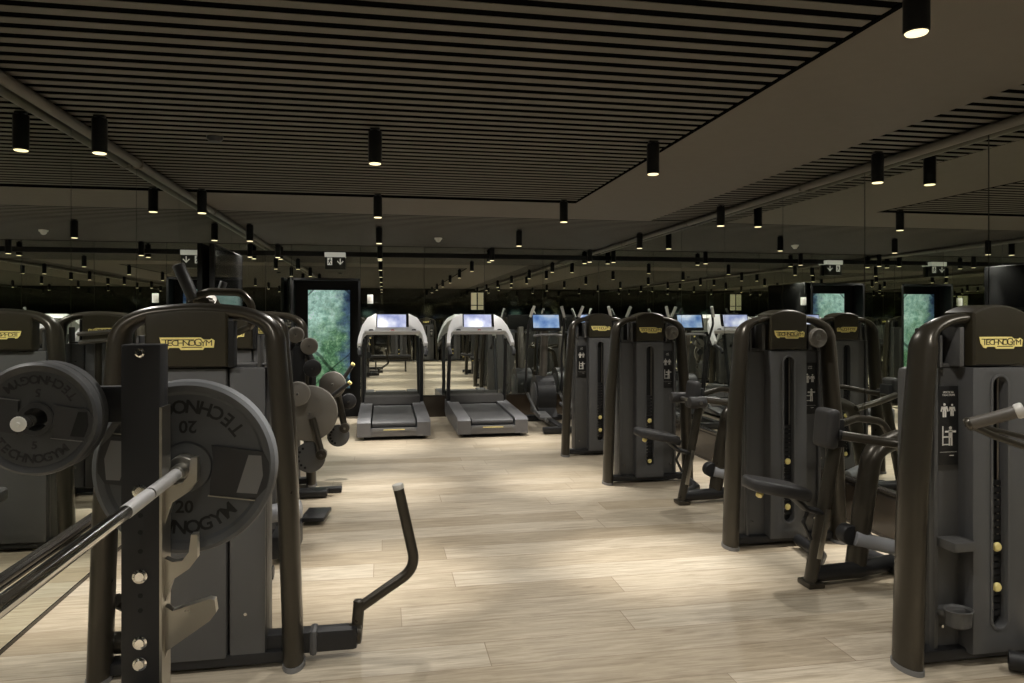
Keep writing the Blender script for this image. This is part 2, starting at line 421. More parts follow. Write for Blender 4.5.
# exit sign over the recess
root = thing('exit_sign', 'emergency exit sign box with running figure and down arrow above picture recess', 'sign', (-.70, YB - .06, 2.36))
a = MB(); a.box((0, .0, .0), (.29, .06, .25), .006); a.build('housing', M['sign_dark'], root)
a = MB(); a.box((0, -.012, .094), (.30, .09, .07), .006); a.build('white_top', M['sign_white'], root)  # plain white top, its faint glow stands in for light falling from above
a = MB()
a.box((.075, -.0315, -.004), (.014, .002, .085))
a.prism([(.026, -.004), (.036, .006), (.075, -.034), (.114, .006), (.124, -.004), (.075, -.055)], -.0325, -.0305); a.build('arrow', M['sign_white'], root)
a = MB(); a.prism([(-.112, -.06), (-.042, -.06), (-.042, .05), (-.112, .05)], -.0318, -.0305); a.build('pictogram', M['sign_white'], root)
a = MB(); a.cyl((-.072, -.0330, .030), (-.072, -.0312, .030), .010, 10)
a.box((-.077, -.0322, .004), (.017, .0014, .036), rot=(0, .3, 0)); a.box((-.068, -.0322, -.028), (.010, .0014, .044), rot=(0, -.5, 0)); a.box((-.090, -.0322, -.026), (.010, .0014, .038), rot=(0, .7, 0))
a.box((-.064, -.0322, .006), (.03, .0014, .008), rot=(0, .5, 0)); a.box((-.092, -.0322, .006), (.026, .0014, .008), rot=(0, -.5, 0))
a.build('running_figure', M['sign_dark'], root)
# small white notice beside the recess
a = MB(); a.box((0, 0, 0), (.085, .012, .135), .002); a.box((0, -.0065, .0), (.05, .002, .07), mi=1)
o = a.build('wall_notice', [M['white_plastic'], M['white_print']], None, loc=(-.19, YB - .012, 1.80)); tag(o, 'small white notice plate on back mirror right of picture recess', 'notice')

# wall mounted screen on the left mirror
root = thing('television', 'black flat television mounted high on left mirror wall, above the weight machines', 'television', (XL + .056, 8.1, 1.93))
a = MB(); a.box((0, 0, 0), (.05, 1.42, .62), .008); a.build('casing', M['black'], root)
a = MB(); a.box((.0265, 0, .01), (.003, 1.38, .57)); a.build('screen', M['black_gloss'], root)
a = MB(); a.box((-.033, 0, 0), (.03, .4, .3)); a.build('wall_bracket', M['black_metal'], root)

# pipes along both mirrored walls
def pipe(x, name, label):
    a = MB(); a.cyl((0, YF, 0), (0, YB, 0), .028, 18)
    root = thing(name, label, 'pipe', (x, 0, 2.566)); a.build('tube', M['rail'], root)
    for y in (-2.2, .9, 3.1, 5.3, 7.5, 9.7):
        a = MB(); a.box((0, y, .0), (.066, .025, .064), .01); a.box((0, y, .03), (.02, .02, .05)); a.build('clamp', M['rail'], root)
pipe(XL + .042, 'ceiling_pipe', 'long grey ceiling pipe running along the top of the left mirror')
pipe(XR - .045, 'ceiling_pipe', 'long grey ceiling pipe running along the top of the right mirror')

# ------------------------------------------------------------------ downlights
LX = [(-1.508, 'by left wall pipe'), (-.045, 'in centre row'), (1.645, 'at slat panel edge'), (3.20, 'by right wall pipe')]
LY = [(-2.48, 'behind the viewpoint, farthest back'), (-.25, 'behind the viewpoint, overhead'), (1.98, 'nearest in view'), (4.20, 'second from the viewer'), (6.42, 'third from the viewer'), (8.63, 'fourth from the viewer'), (10.85, 'last, touching back mirror')]
POWER = 290.
def make_downlight():
    root = thing('downlight', '', 'ceiling light', (0, 0, 2.60), 0, 'black cylinder downlights')
    a = MB(); a.lathe([(.0, -.203), (.036, -.203), (.0385, -.200), (.0385, -.022), (.036, -.018), (0, -.018)], (0, 0, 0), (0, 0, 1), 24); a.build('body', M['black'], root)
    a = MB(); a.cyl((0, 0, -.018), (0, 0, .03), .014, 12); a.box((0, 0, -.004), (.055, .03, .012), .002); a.build('mount', M['black_metal'], root)
    a = MB(); a.lathe([(0, -.2075), (.031, -.2075), (.034, -.2035), (0, -.2028)], (0, 0, 0), (0, 0, 1), 24); a.build('lens', M['lens'], root)
    return root
dl = None
sdat = bpy.data.lights.new('downlight_spill', 'SPOT'); sdat.energy = POWER * .18; sdat.color = (1., .955, .885)
sdat.spot_size = math.radians(142); sdat.spot_blend = .6; sdat.shadow_soft_size = .03
ldat = bpy.data.lights.new('downlight_beam', 'SPOT'); ldat.energy = POWER; ldat.color = (1., .955, .885)
ldat.spot_size = math.radians(40); ldat.spot_blend = 1.0; ldat.shadow_soft_size = .03
for x, xl in LX:
    for y, yl in LY:
        lab = 'black cylinder downlight %s, %s' % (xl, yl)
        if dl is None: dl = make_downlight(); r = dl; r['label'] = lab; r.location = (x, y, 2.60)
        else: r = dup(dl, (x, y, 2.60), lab)
        for ch in [q for q in r.children if q.type == 'LIGHT']: bpy.data.objects.remove(ch)
        l = bpy.data.objects.new('beam', ldat); C.objects.link(l); l.parent = r; l.location = (0, 0, -.222)
        l = bpy.data.objects.new('spill', sdat); C.objects.link(l); l.parent = r; l.location = (0, 0, -.222)

# ceiling devices
a = MB(); a.lathe([(0, -.035), (.03, -.033), (.045, -.02), (.05, 0), (.05, .03), (0, .03)], (0, 0, 0), (0, 0, 1), 20)
o = a.build('smoke_detector', M['black_metal'], None, loc=(-1.0, 4.57, 2.604)); tag(o, 'small round smoke detector on the slat ceiling left of centre lights', 'smoke detector')
root = thing('dome_camera', 'small white dome camera on the slat ceiling near the back mirror', 'camera', (.74, 9.75, 2.602))
a = MB(); a.lathe([(0, -.02), (.05, -.02), (.055, 0), (.055, .03), (0, .03)], (0, 0, 0), (0, 0, 1), 20); a.build('base', M['white_plastic'], root)
a = MB(); a.lathe([(0, -.06), (.02, -.055), (.034, -.04), (.038, -.02), (0, -.02)], (0, 0, 0), (0, 0, 1), 20); a.build('dome', M['white_plastic'], root)

# ------------------------------------------------------------------ badge and label
def badge(parent, x, y, z, w=.215, rz=0):
    k = w / 700.
    P = [(130, 75), (650, 75), (690, 105), (770, 105), (790, 92), (832, 118), (820, 215), (700, 215), (682, 245), (400, 245), (378, 215), (252, 215), (238, 236), (196, 226), (150, 165)]
    P = [((px - 480) * k, (158 - py) * k) for px, py in P]
    a = MB(); a.T = Matrix.Translation((x, y, z)) @ Matrix.Rotation(rz, 4, 'Z')
    a.prism(P[::-1], -.003, .002)
    def tx(s_, cx, size): a.text(s_, size, Matrix.Translation(((cx - 480) * k, -.0032, 0)) @ FRONT, 1, .0006)
    sz = 82 * k * 1.35
    for ch, cx in zip('ECHNO', (258, 325, 398, 470, 543)):
        a.text(ch, sz, Matrix.Translation(((cx - 480) * k, -.0034, (158 - 155) * k)) @ FRONT @ Matrix.Diagonal((1.25, 1, 1, 1)), 1, .0006)
    a.text('G', sz * 1.3, Matrix.Translation(((617 - 480) * k, -.0034, (158 - 148) * k)) @ FRONT @ Matrix.Diagonal((1.1, 1, 1, 1)), 1, .0006)
    a.text('Y', sz * 1.1, Matrix.Translation(((685 - 480) * k, -.0034, (158 - 160) * k)) @ FRONT, 1, .0006)
    a.text('M', sz, Matrix.Translation(((760 - 480) * k, -.0034, (158 - 155) * k)) @ FRONT @ Matrix.Diagonal((1.15, 1, 1, 1)), 1, .0006)
    def bar(x0, x1, y0, y1): a.box((((x0 + x1) / 2 - 480) * k, -.0034, (158 - (y0 + y1) / 2) * k), ((x1 - x0) * k, .0012, (y1 - y0) * k), mi=1)
    bar(158, 570, 102, 112); bar(203, 216, 104, 190); bar(412, 672, 204, 214)
    return a.build('logo_badge', [M['yellow'], M['badge_ink']], parent)

def label_panel(parent, x, y, zc, w=.09, h=.33, words=('CHEST', 'PRESS')):
    a = MB(); a.T = Matrix.Translation((x, y, zc))
    a.box((0, -.001, 0), (w, .004, h), .001)
    def fig(cx, cz, k, back):
        Y0, Y1 = -.0045, -.0028
        a.cyl((cx, Y0, cz + .020 * k), (cx, Y1, cz + .020 * k), .005 * k, 10, 1)
        a.prism([(cx - .010 * k, cz + .012 * k), (cx + .010 * k, cz + .012 * k), (cx + .006 * k, cz - .004 * k), (cx - .006 * k, cz - .004 * k)][::-1], Y0, Y1, mi=1)
        for sg in (-1, 1):
            a.box((cx + sg * .012 * k, -.0037, cz + .003 * k), (.005 * k, .0016, .020 * k), rot=(0, -sg * .25, 0), mi=1)
            a.box((cx + sg * .0045 * k, -.0037, cz - .016 * k), (.0065 * k, .0016, .024 * k), mi=1)
    a.text(words[0], .0125, Matrix.Translation((0, -.0035, h * .42)) @ FRONT, 1, .0004)
    a.text(words[1], .0125, Matrix.Translation((0, -.0035, h * .385)) @ FRONT, 1, .0004)
    fig(-.020, h * .20, 1.15, 0); fig(.018, h * .20, 1.0, 1)
    # seated figure at a machine
    zz = -h * .13
    a.box((-.028, -.0037, zz), (.005, .0016, .085), mi=1); a.box((-.014, -.0037, zz - .038), (.03, .0016, .005), mi=1); a.box((-.010, -.0037, zz - .005), (.03, .0016, .006), mi=1)
    a.cyl((.010, -.0045, zz + .034), (.010, -.0028, zz + .034), .007, 10, 1)
    a.box((.010, -.0037, zz + .008), (.018, .0016, .036), mi=1); a.box((.010, -.0037, zz + .018), (.055, .0016, .008), mi=1)
    a.box((.005, -.0037, zz - .026), (.007, .0016, .034), mi=1); a.box((.016, -.0037, zz - .026), (.007, .0016, .034), mi=1)
    a.box((0, -.0037, -h * .335), (w * .86, .0014, .001), mi=1); a.box((.016, -.0037, -h * .38), (.02, .0014, .003), mi=1)
    return a.build('instruction_label', [M['label_black'], M['white_print']], parent)

# ------------------------------------------------------------------ weight stack tower
def arch_path(hw=.395, top=1.535):
    pts = [(-hw, 0, .0), (-hw + .025, 0, .75), (-hw + .082, 0, top - .07), (-hw + .18, 0, top - .014), (0, 0, top + .010), (hw - .18, 0, top - .014), (hw - .082, 0, top - .07), (hw - .025, 0, .75), (hw, 0, .0)]
    return fillet(pts, [2.5, .16, .5, 1., .5, .16, 2.5], 7)

def tower(root, label_side=-1, disc=True, cap_hw=.132, cap_off=0., slot=True, words=('CHEST', 'PRESS'), pins=(.50, .32), cups=False, body_hw=.275, depth=.40, hw=.388):
    # frame arch
    a = MB(); P = arch_path(hw, 1.508 if slot else 1.535); sc = []
    for p in P:
        sc.append(1. if p.z < 1.40 else max(.62, 1 - (p.z - 1.40) * 2.6)) if not slot else sc.append(1. if p.z < 1.36 else max(.5, 1 - (p.z - 1.36) * 3.4))
    a.tube(P, .044, .080, 20, ref=(0, 1, 0), scales=sc); arch = a.build('frame_arch', M['frame'], root, 60)
    for sx in (-1, 1):
        a = MB(); a.tube([(sx * hw, 0, 0), (sx * hw, 0, .022)], .048, .085, 20, ref=(0, 1, 0)); a.build('foot', M['shell_light'], arch)
    # lower housing
    a = MB(); yb = depth
    a.box((0, .03 + .07, .665), (body_hw * 2, .14, 1.25), .018); a.box((0, .03 + yb / 2, .655), (.25, yb, 1.22), .03)
    # side ribs and rear column
    for sx in (-1, 1):
        a.box((sx * (body_hw - .012), .020, .675), (.024, .03, 1.23), .008)
    a.box((0, .03, .045), (.74, .09, .05), .01, mi=1); a.box((0, .22, .035), (.22, .36, .05), .01, mi=1)
    hs = a.build('housing', [M['recess'], M['black_metal']], root)
    for sx in (-1, 1):
        a = MB(); a.cyl((sx * (body_hw - .05), .012, .16), (sx * (body_hw - .05), .03, .16), .006, 10); a.build('screw', M['chrome'], hs)
    # front panel with slot
    if slot:
        w = cap_hw
        outer = [(cap_off - w, .055), (cap_off + w, .055), (cap_off + w, 1.292), (cap_off - w, 1.292)]
        r = .036
        hole = arc2(cap_off, .20, r, PI, 2 * PI, 8) + arc2(cap_off, 1.215, r, 0, PI, 8)
        a = MB(); a.prism(outer, -.052, .03, [hole], bev=.012); fp = a.build('front_panel', M['shell'], root)
        a = MB()   # raised lip round the slot
        hole2 = arc2(cap_off, .20, r + .012, PI, 2 * PI, 10) + arc2(cap_off, 1.215, r + .012, 0, PI, 10)
        hole1 = arc2(cap_off, .20, r, PI, 2 * PI, 10) + arc2(cap_off, 1.215, r, 0, PI, 10)
        a.prism(hole2, -.057, -.050, [hole1], bev=.003); a.build('slot_rim', M['shell'], fp)
        a = MB(); a.box((cap_off, .008, .70), (.078, .030, 1.12))
        ws = a.build('weight_stack', M['black'], root)
        a = MB(); a.cyl((cap_off + .022, -.018, .55), (cap_off + .022, -.018, 1.24), .004, 8); a.build('guide_rod', M['steel'], ws)
        zz = .215
        while zz < .80:
            a = MB(); a.box((cap_off, -.016, zz), (.066, .016, .024), .003)
            if zz < .55: a.box((cap_off - .020, -.0245, zz), (.012, .001, .004), mi=1)
            a.build('plate', [M['black_metal'], M['steel']], ws); zz += .030
        for pz in pins:
            a = MB(); a.lathe([(0, 0), (.010, .0), (.019, .006), (.021, .012), (.016, .020), (0, .023)], (cap_off, -.026, pz), (0, -1, 0), 18); pn = a.build('selector_pin', M['yellow_pin'], ws)
    else:
        w = cap_hw; xa, xb = -body_hw + .004, .115
        a = MB(); a.box(((xa + xb) / 2, .006, .675), (xb - xa, .06, 1.235), .014); fp = a.build('front_panel', M['shell'], root)
        a = MB(); a.box(((xb + .006 + body_hw) / 2, .012, .675), (body_hw - xb - .012, .05, 1.235), .012); sp = a.build('side_panel', M['shell'], root)
        for sz in (.24, 1.14):
            a = MB(); a.cyl((.19, -.018, sz), (.19, -.010, sz), .007, 10); a.build('screw', M['chrome'], sp)
    # cap
    a = MB(); x0, x1 = cap_off - cap_hw, cap_off + cap_hw
    top = lambda x: (1.562 - x * x * 1.9) if slot else (1.545 - (x * x) * .55)
    out = [(x0, 1.298), (x1, 1.298)] + [(x1 + (x0 - x1) * k / 12, top(x1 + (x0 - x1) * k / 12)) for k in range(13)]
    a.prism(out, -.056, .11 if slot else .05, bev=.02, seg=3)
    cap = a.build('cap', M['cap'], root)
    badge(cap, cap_off + (.0 if slot else .005), -.0565, 1.398)
    if not slot:
        a = MB(); a.box((x1 + .012, -.01, 1.395), (.024, .07, .195), .004); a.build('cap_edge', M['black'], cap)
    # open bays beside the cap: pulley cheeks
    a = MB()
    for sx in (-1, 1):
        xe = cap_off + sx * cap_hw; xo = sx * (body_hw - .02)
        if abs(xo - xe) > .05:
            if slot: a.box(((xe + xo) / 2, .13, 1.375), (abs(xo - xe) - .02, .06, .17), .01)
            if slot: a.box((xe + sx * .035, .02, 1.38), (.022, .10, .17), .004, mi=1)
            a.box((xo - sx * .012, .05, 1.36), (.014, .10, .14), .004, mi=1)
    a.box((0, .10, 1.297), (body_hw * 2 - .03, .14, .016), .004, mi=1)
    a.build('pulley_bay', [M['black'], M['recess']], root)
    if disc:
        a = MB(); a.lathe([(0, -.012), (.012, -.012), (.014, -.006), (.045, -.004), (.058, -.003), (.064, .004), (.064, .03), (.05, .036), (0, .036)], (.205, -.035, 1.375), (0, -1, 0), 30)
        for k in range(9): a.lathe([(.018 + k * .0045, -.0), (.0205 + k * .0045, .0030), (.022 + k * .0045, -.0)], (.205, -.071, 1.375), (0, -1, 0), 26)
        pd = a.build('pulley_cover', M['disc'], root)
        a = MB(); a.cyl((.205, -.080, 1.375), (.205, -.068, 1.375), .006, 10); a.build('bolt', M['chrome'], pd)
    if slot: label_panel(root, label_side * .195, .018, 1.035, w=.098, h=.345, words=words)
    if cups:
        a = MB(); X = label_side * .205
        a.box((X, -.035, .548), (.105, .11, .010), .004); a.box((X, -.086, .535), (.105, .012, .04), .005); a.box((X - .049, -.035, .535), (.01, .11, .04), .004); a.box((X + .049, -.035, .535), (.01, .11, .04), .004)
        a.build('shelf', M['recess'], root)
        a = MB()
        prof = [(.030, -.055), (.046, -.045), (.050, .018), (.055, .022), (.050, .024), (.043, .016), (.040, -.035), (0, -.038)]
        a.T = Matrix.Translation((X + .005, -.045, .235)) @ Matrix.Diagonal((1.15, 1, 1, 1)); a.lathe(prof, (0, 0, 0), (0, 0, 1), 26)
        a.T = Matrix.Identity(4); a.box((X, .0, .235), (.115, .07, .03), .01); a.build('cup_holder', M['recess'], root)
    return root

# ------------------------------------------------------------------ exercise stations (parts of their machine)
def row_station(root, ox=-.25, oy=-.70, rollers=False):
    """seat towards the aisle, chest pad on a raked post, two arms towards the mirror"""
    T = Matrix.Translation((ox, oy, 0))
    a = MB(); a.T = T     # raked post
    a.tube([(-.02, 0, .0), (.02, 0, .2), (.155, 0, .86)], .031, .046, 16, ref=(0, 1, 0)); a.box((-.01, 0, .016), (.10, .12, .032), .01)
    a.build('pad_post', M['frame'], root)
    a = MB(); a.T = T; a.box((.040, -.046, .30), (.030, .006, .28), .002, rot=(0, .21, 0)); a.build('height_scale', M['steel'], root)
    a = MB(); a.T = T     # base beams
    a.tube([(0, 0, .065), (.30, .02, .065), (.58, .10, .065)], .045, .045, 12); a.tube([(.02, .03, .055), (.25, .30, .055), (.30, .62, .055)], .035, .035, 12)
    a.tube([(.58, -.22, .04), (.58, .36, .04)], .04, .04, 12)
    a.build('base_beam', M['black_metal'], root)
    # second bent column
    a = MB(); a.T = T; a.tube(fillet([(.30, .05, .05), (.36, .05, .45), (.42, .06, .74), (.62, .08, .80)], [.6, .15], 7), .052, .065, 16, ref=(0, 1, 0)); a.build('arm_column', M['frame'], root)
    # chest pad
    a = MB(); a.T = T @ Matrix.Translation((.085, 0, .885)) @ Matrix.Rotation(.10, 4, 'Y'); a.box((0, 0, 0), (.075, .165, .225), .036, seg=4); a.build('chest_pad', M['leather'], root)
    a = MB(); a.T = T; a.box((.135, 0, .86), (.05, .12, .16), .01); a.build('pad_plate', M['black_metal'], root)
    # seat
    a = MB(); a.T = T @ Matrix.Translation((-.235, -.01, .565)) @ Matrix.Rotation(.20, 4, 'Y') @ Matrix.Diagonal((.88, .9, 1.1, 1))
    out = [(-.20, -.06), (-.17, -.11), (-.05, -.135), (.12, -.15), (.18, -.12), (.19, 0)]
    out = out + [(x, -y) for x, y in out[-2::-1]]
    t = bmesh.new(); vs = [t.verts.new((x, y, -.03)) for x, y in out]; t.faces.new(vs)
    r = bmesh.ops.extrude_face_region(t, geom=t.faces[:])
    for v in [g for g in r['geom'] if isinstance(g, bmesh.types.BMVert)]: v.co.z = .03
    bmesh.ops.recalc_face_normals(t, faces=t.faces[:])
    es = [e for e in t.edges if abs(e.verts[0].co.z - e.verts[1].co.z) < 1e-6]
    bmesh.ops.bevel(t, geom=es, offset=.022, segments=4, affect='EDGES', profile=.5); a.add(t); seat = a.build('seat', M['leather'], root, 50)
    a = MB(); a.T = T; a.tube(fillet([(-.36, 0, .565), (-.16, 0, .535), (-.05, 0, .44), (.05, 0, .41)], .06), .018, .04, 10, ref=(0, 1, 0)); a.box((-.10, 0, .52), (.14, .09, .05), .012, rot=(0, .3, 0)); a.build('seat_bracket', M['black_metal'], root)
    a = MB(); a.T = T; a.lathe([(0, 0), (.012, 0), (.02, .01), (.018, .028), (0, .032)], (-.33, -.02, .545), (-.5, -.4, -.5), 14); a.build('adjust_knob', M['yellow_pin'], seat)
    a = MB(); a.T = T; a.tube([(-.02, 0, .44), (-.06, 0, .36), (-.01, 0, .26)], .011, n=10); a.build('gas_strut', M['black_metal'], root)
    # lever with grey roller and cam
    a = MB(); a.T = T; a.cyl((.28, .02, .245), (.55, -.06, .185), .042, 20, bev=.006); a.build('counterweight', M['roller'], root)
    a = MB(); a.T = T; a.cyl((.27, .03, .255), (.27, .11, .255), .058, 24, bev=.01); a.build('cam', M['black_metal'], root)
    # arms
    for pts, rr in (([(.12, .11, .845), (.42, .20, .905), (.62, .24, .875), (.70, .25, .76)], .022), ([(.12, -.09, .855), (.36, -.22, .825), (.60, -.24, .77)], .026)):
        a = MB(); a.T = T; a.tube(fillet(pts, [.2, .12], 6), rr, n=14); ar = a.build('lever_arm', M['frame'], root)
        p = Vector(pts[0]); d_ = (p - Vector(pts[1])).normalized() * .018
        a = MB(); a.T = T; a.cyl(p, p + d_, rr + .003, 16, bev=.004); a.build('end_cap', M['black'], ar)
    if rollers:
        for sy in (-.20, .16):
            a = MB(); a.T = T; a.cyl((-.04, sy, .845), (.10, sy, .845), .045, 20, bev=.012); a.build('roller_pad', M['leather'], root)
        a = MB(); a.T = T; a.cyl((.04, -.25, .845), (.04, .25, .845), .014, 12); a.build('roller_bar', M['steel'], root)

def press_station(root, ox=.02, oy=-.62, lx=0):
    """seat and backrest facing the aisle with two press arms"""
    T = Matrix.Translation((ox, oy, 0))
    a = MB(); a.T = T
    a.tube([(-.30, 0, .045), (.42, 0, .045)], .05, .04, 12); a.tube([(.20, 0, .045), (.20, .60, .045)], .045, .04, 12); a.tube([(-.30, -.2, .03), (-.30, .2, .03)], .04, .03, 12)
    a.build('base_beam', M['black_metal'], root)
    a = MB(); a.T = T; a.tube(fillet([(.22, 0, .05), (.26, 0, .6), (.32, 0, 1.30)], .6), .04, .055, 14, ref=(0, 1, 0)); a.tube([(.0, 0, .05), (.0, 0, .42)], .035, .045, 12, ref=(0, 1, 0)); a.build('back_column', M['frame'], root)
    a = MB(); a.T = T; a.box((.0, 0, .46), (.36, .34, .075), .03, seg=3, rot=(0, .08, 0)); a.build('seat', M['leather'], root)
    a = MB(); a.T = T @ Matrix.Translation((.21, 0, .86)) @ Matrix.Rotation(.10, 4, 'Y'); a.box((0, 0, 0), (.08, .30, .62), .034, seg=3); a.build('backrest', M['leather'], root)
    for sy in (-1, 1):
        a = MB(); a.T = T
        a.tube(fillet([(.34, sy * .18, 1.32), (.05, sy * .36, 1.28), (-.02, sy * .38, .985)], .10), .022, n=12); ar = a.build('press_arm', M['frame'], root)

# --- right hand row
R = [  # x, y
    (2.625, 2.72), (2.63, 4.36), (2.40, 6.25), (2.35, 7.60)]
m4 = thing('chest_press_machine', 'nearest weight-stack machine at the right edge, with cup holder and jutting handles', 'gym machine', (*R[0], 0), 0, 'weight-stack machines on the right')
tower(m4, -1, False, words=('VERTICAL', 'TRACTION'), pins=(.51, .335), cups=True, hw=.41)
m3 = thing('rowing_machine', 'weight-stack machine with round pulley cover, second from the viewer on the right', 'gym machine', (*R[1], 0), 0, 'weight-stack machines on the right')
tower(m3, 1, True, words=('LOW', 'ROW'), pins=(.56, .26)); row_station(m3)
m2 = thing('leg_extension_machine', 'weight-stack machine with roller pads before its post, third on the right', 'gym machine', (*R[2], 0), 0, 'weight-stack machines on the right')
tower(m2, 1, True, words=('LEG', 'CURL'), pins=(.57, .2)); row_station(m2, .0, -.78, True)
m1 = thing('shoulder_press_machine', 'farthest weight-stack machine of the right row, before the cross trainer', 'gym machine', (*R[3], 0), 0, 'weight-stack machines on the right')
tower(m1, -1, False, words=('ARM', 'CURL'), pins=(.42, .28))
# station of the nearest machine: column to the right of the view, handles reach across its front
def handles_station(root):
    a = MB()
    hx = lambda X, Y, Z: (X - R[0][0], Y - R[0][1], Z)
    for k in (0, 1):
        q = lambda X, Y, Z: hx(X, Y - k * .55, Z)
        a = MB(); a.tube([q(2.035, 2.20, 1.128), q(2.10, 2.13, 1.165), q(2.14, 2.10, 1.185)], .0215, n=16); gr = a.build('handle_grip', M['pad'], root)
        a = MB(); a.cyl(q(2.132, 2.106, 1.181), q(2.152, 2.088, 1.192), .0265, 18, bev=.007); a.build('end_cap', M['grip_end'], gr)
        a = MB(); a.tube([q(2.035, 2.20, 1.128), q(2.18, 2.24, 1.075), q(2.46, 2.26, .985)], .0125, n=12); a.tube([q(2.06, 2.20, 1.13), q(2.22, 2.28, 1.09), q(2.48, 2.26, 1.03)], .010, n=12)
        a.cyl(q(2.028, 2.203, 1.124), q(2.044, 2.195, 1.134), .024, 16, bev=.006); a.build('handle_arm', M['frame'], root)
    a = MB(); a.tube(fillet([hx(2.56, 1.98, .04), hx(2.54, 1.98, .7), hx(2.50, 1.98, 1.08)], .4), .045, .06, 14, ref=(0, 1, 0)); a.tube([hx(2.50, 1.68, 1.0), hx(2.50, 2.29, 1.0)], .02, n=12); a.build('pad_post', M['frame'], root)
    a = MB(); a.box(hx(2.43, 1.98, 1.02), (.08, .26, .30), .035, seg=3); a.build('chest_pad', M['leather'], root)
    a = MB(); a.box(hx(2.38, 1.96, .50), (.28, .26, .07), .03, seg=3); a.build('seat', M['leather'], root)
    a = MB(); a.tube([hx(2.3, 1.98, .46), hx(2.54, 1.98, .34)], .03, n=12); a.tube([hx(2.20, 1.98, .04), hx(3.0, 1.98, .04)], .04, n=12); a.tube([hx(2.86, 1.98, .045), hx(2.86, 2.80, .045)], .04, n=12)
    a.tube([hx(2.62, 2.62, .05), hx(3.0, 2.30, .05)], .04, n=12)
    a.build('base_beam', M['black_metal'], root)
handles_station(m4)

# --- left hand row
L1 = (-.768, 3.22); L2 = (-.99, 5.10); L3 = (-1.02, 6.65); L4 = (-1.20, 8.15)
n1 = thing('leg_press_machine', 'nearest weight-stack machine on the left, behind barbell plate, with bent floor lever', 'gym machine', (*L1, 0), 0, 'weight-stack machines on the left')
tower(n1, -1, False, cap_hw=.163, cap_off=-.0375, slot=False)
hx = lambda X, Y, Z: (X - L1[0], Y - L1[1], Z)
a = MB(); a.box(hx(-.33, 3.27, .085), (.44, .085, .095), .02); a.build('base_beam', M['black_metal'], n1)
a = MB(); a.box(hx(-.30, 3.265, .085), (.035, .10, .11), .02); a.build('collar', M['shell'], n1)
a = MB(); a.cyl(hx(-.12, 3.29, .05), hx(-.105, 3.29, .235), .026, 16, bev=.006); a.cyl(hx(-.155, 3.28, .09), hx(-.095, 3.28, .09), .045, 18, bev=.008); a.build('lever_hinge', M['frame'], n1)
a = MB(); a.tube(fillet([hx(-.115, 3.29, .195), hx(.150, 3.30, .36), hx(.068, 3.30, .735)], .11, 10), .0245, n=18); lv = a.build('floor_lever', M['frame'], n1)
a = MB(); a.cyl(hx(.0705, 3.30, .722), hx(.065, 3.30, .748), .0255, 18, bev=.005); a.build('end_cap', M['grip_end'], lv)
a = MB(); a.tube([hx(-1.12, 3.30, .30), hx(-1.0, 3.5, .12), hx(-.9, 3.62, .10)], .03, n=12); a.cyl(hx(-1.16, 3.30, .12), hx(-.95, 3.30, .12), .045, 18); a.build('side_brace', M['frame'], n1)

n2 = thing('pulldown_machine', 'second weight-stack machine on the left, with a raised grip showing above the first', 'gym machine', (*L2, 0), 0, 'weight-stack machines on the left')
tower(n2, -1, False, cap_hw=.163, cap_off=-.0375, slot=False)
hx = lambda X, Y, Z: (X - L2[0], Y - L2[1], Z)
a = MB(); a.tube(fillet([hx(-.86, 4.25, .04), hx(-.86, 4.25, 1.45), hx(-.92, 4.1, 1.60)], .1), .035, .05, 14, ref=(0, 1, 0)); a.tube([hx(-.92, 4.10, 1.585), hx(-1.0, 4.0, 1.60)], .03, n=12); a.build('arm_column', M['frame'], n2)
a = MB(); a.cyl(hx(-1.058, 4.0, 1.785), hx(-.978, 4.0, 1.60), .032, 18, bev=.006); a.cyl(hx(-.86, 4.05, 1.64), hx(-.84, 4.05, 1.70), .02, 14, bev=.004); a.build('hand_grip', M['leather'], n2)
a = MB(); a.tube(fillet([hx(-.985, 4.0, 1.615), hx(-.90, 4.0, 1.645), hx(-.74, 4.0, 1.64), hx(-.69, 4.0, 1.58), hx(-.70, 4.05, 1.46), hx(-.86, 4.22, 1.40)], [.05, .06, .06, .05]), .020, n=12); a.build('grip_arm', M['frame'], n2)
a = MB(); a.box(hx(-1.15, 4.30, .52), (.36, .34, .08), .03, seg=3); a.build('seat', M['leather'], n2)
a = MB(); a.tube([hx(-1.15, 4.30, .48), hx(-1.15, 4.30, .05)], .035, n=12); a.tube([hx(-1.25, 4.30, .04), hx(-.62, 4.30, .04)], .04, n=12); a.tube([hx(-.86, 4.3, .04), hx(-.86, 5.1, .04)], .04, n=12); a.build('base_beam', M['black_metal'], n2)
a = MB(); a.cyl(hx(-.70, 4.55, .31), hx(-.49, 4.55, .335), .055, 20, bev=.012); a.build('ankle_roller', M['roller'], n2)
a = MB(); a.box(hx(-.60, 4.72, .10), (.16, .35, .14), .02); a.build('pedestal', M['black_metal'], n2)
a = MB(); a.box(hx(-.49, 5.50, .045), (.17, .30, .03), .008, rot=(0, 0, -.12)); a.tube([hx(-.56, 5.45, .04), hx(-.62, 5.30, .04)], .025, n=10); a.build('foot_plate', M['black_metal'], n2)
# two flat round pads near the wall that show in the mirror
for k, zz in enumerate((1.40, 1.34)):
    a = MB(); a.lathe([(0, -.015), (.13, -.015), (.14, 0), (.13, .015), (0, .018)], hx(-1.36, 5.66 + .03 * k, zz), (.08, 0, 1), 26); a.build('shoulder_pad', M['pad'], n2)
a = MB(); a.tube(fillet([hx(-1.36, 5.66, 1.33), hx(-1.36, 5.66, .9), hx(-1.1, 5.5, .7)], .1), .025, n=12); a.build('pad_arm', M['frame'], n2)

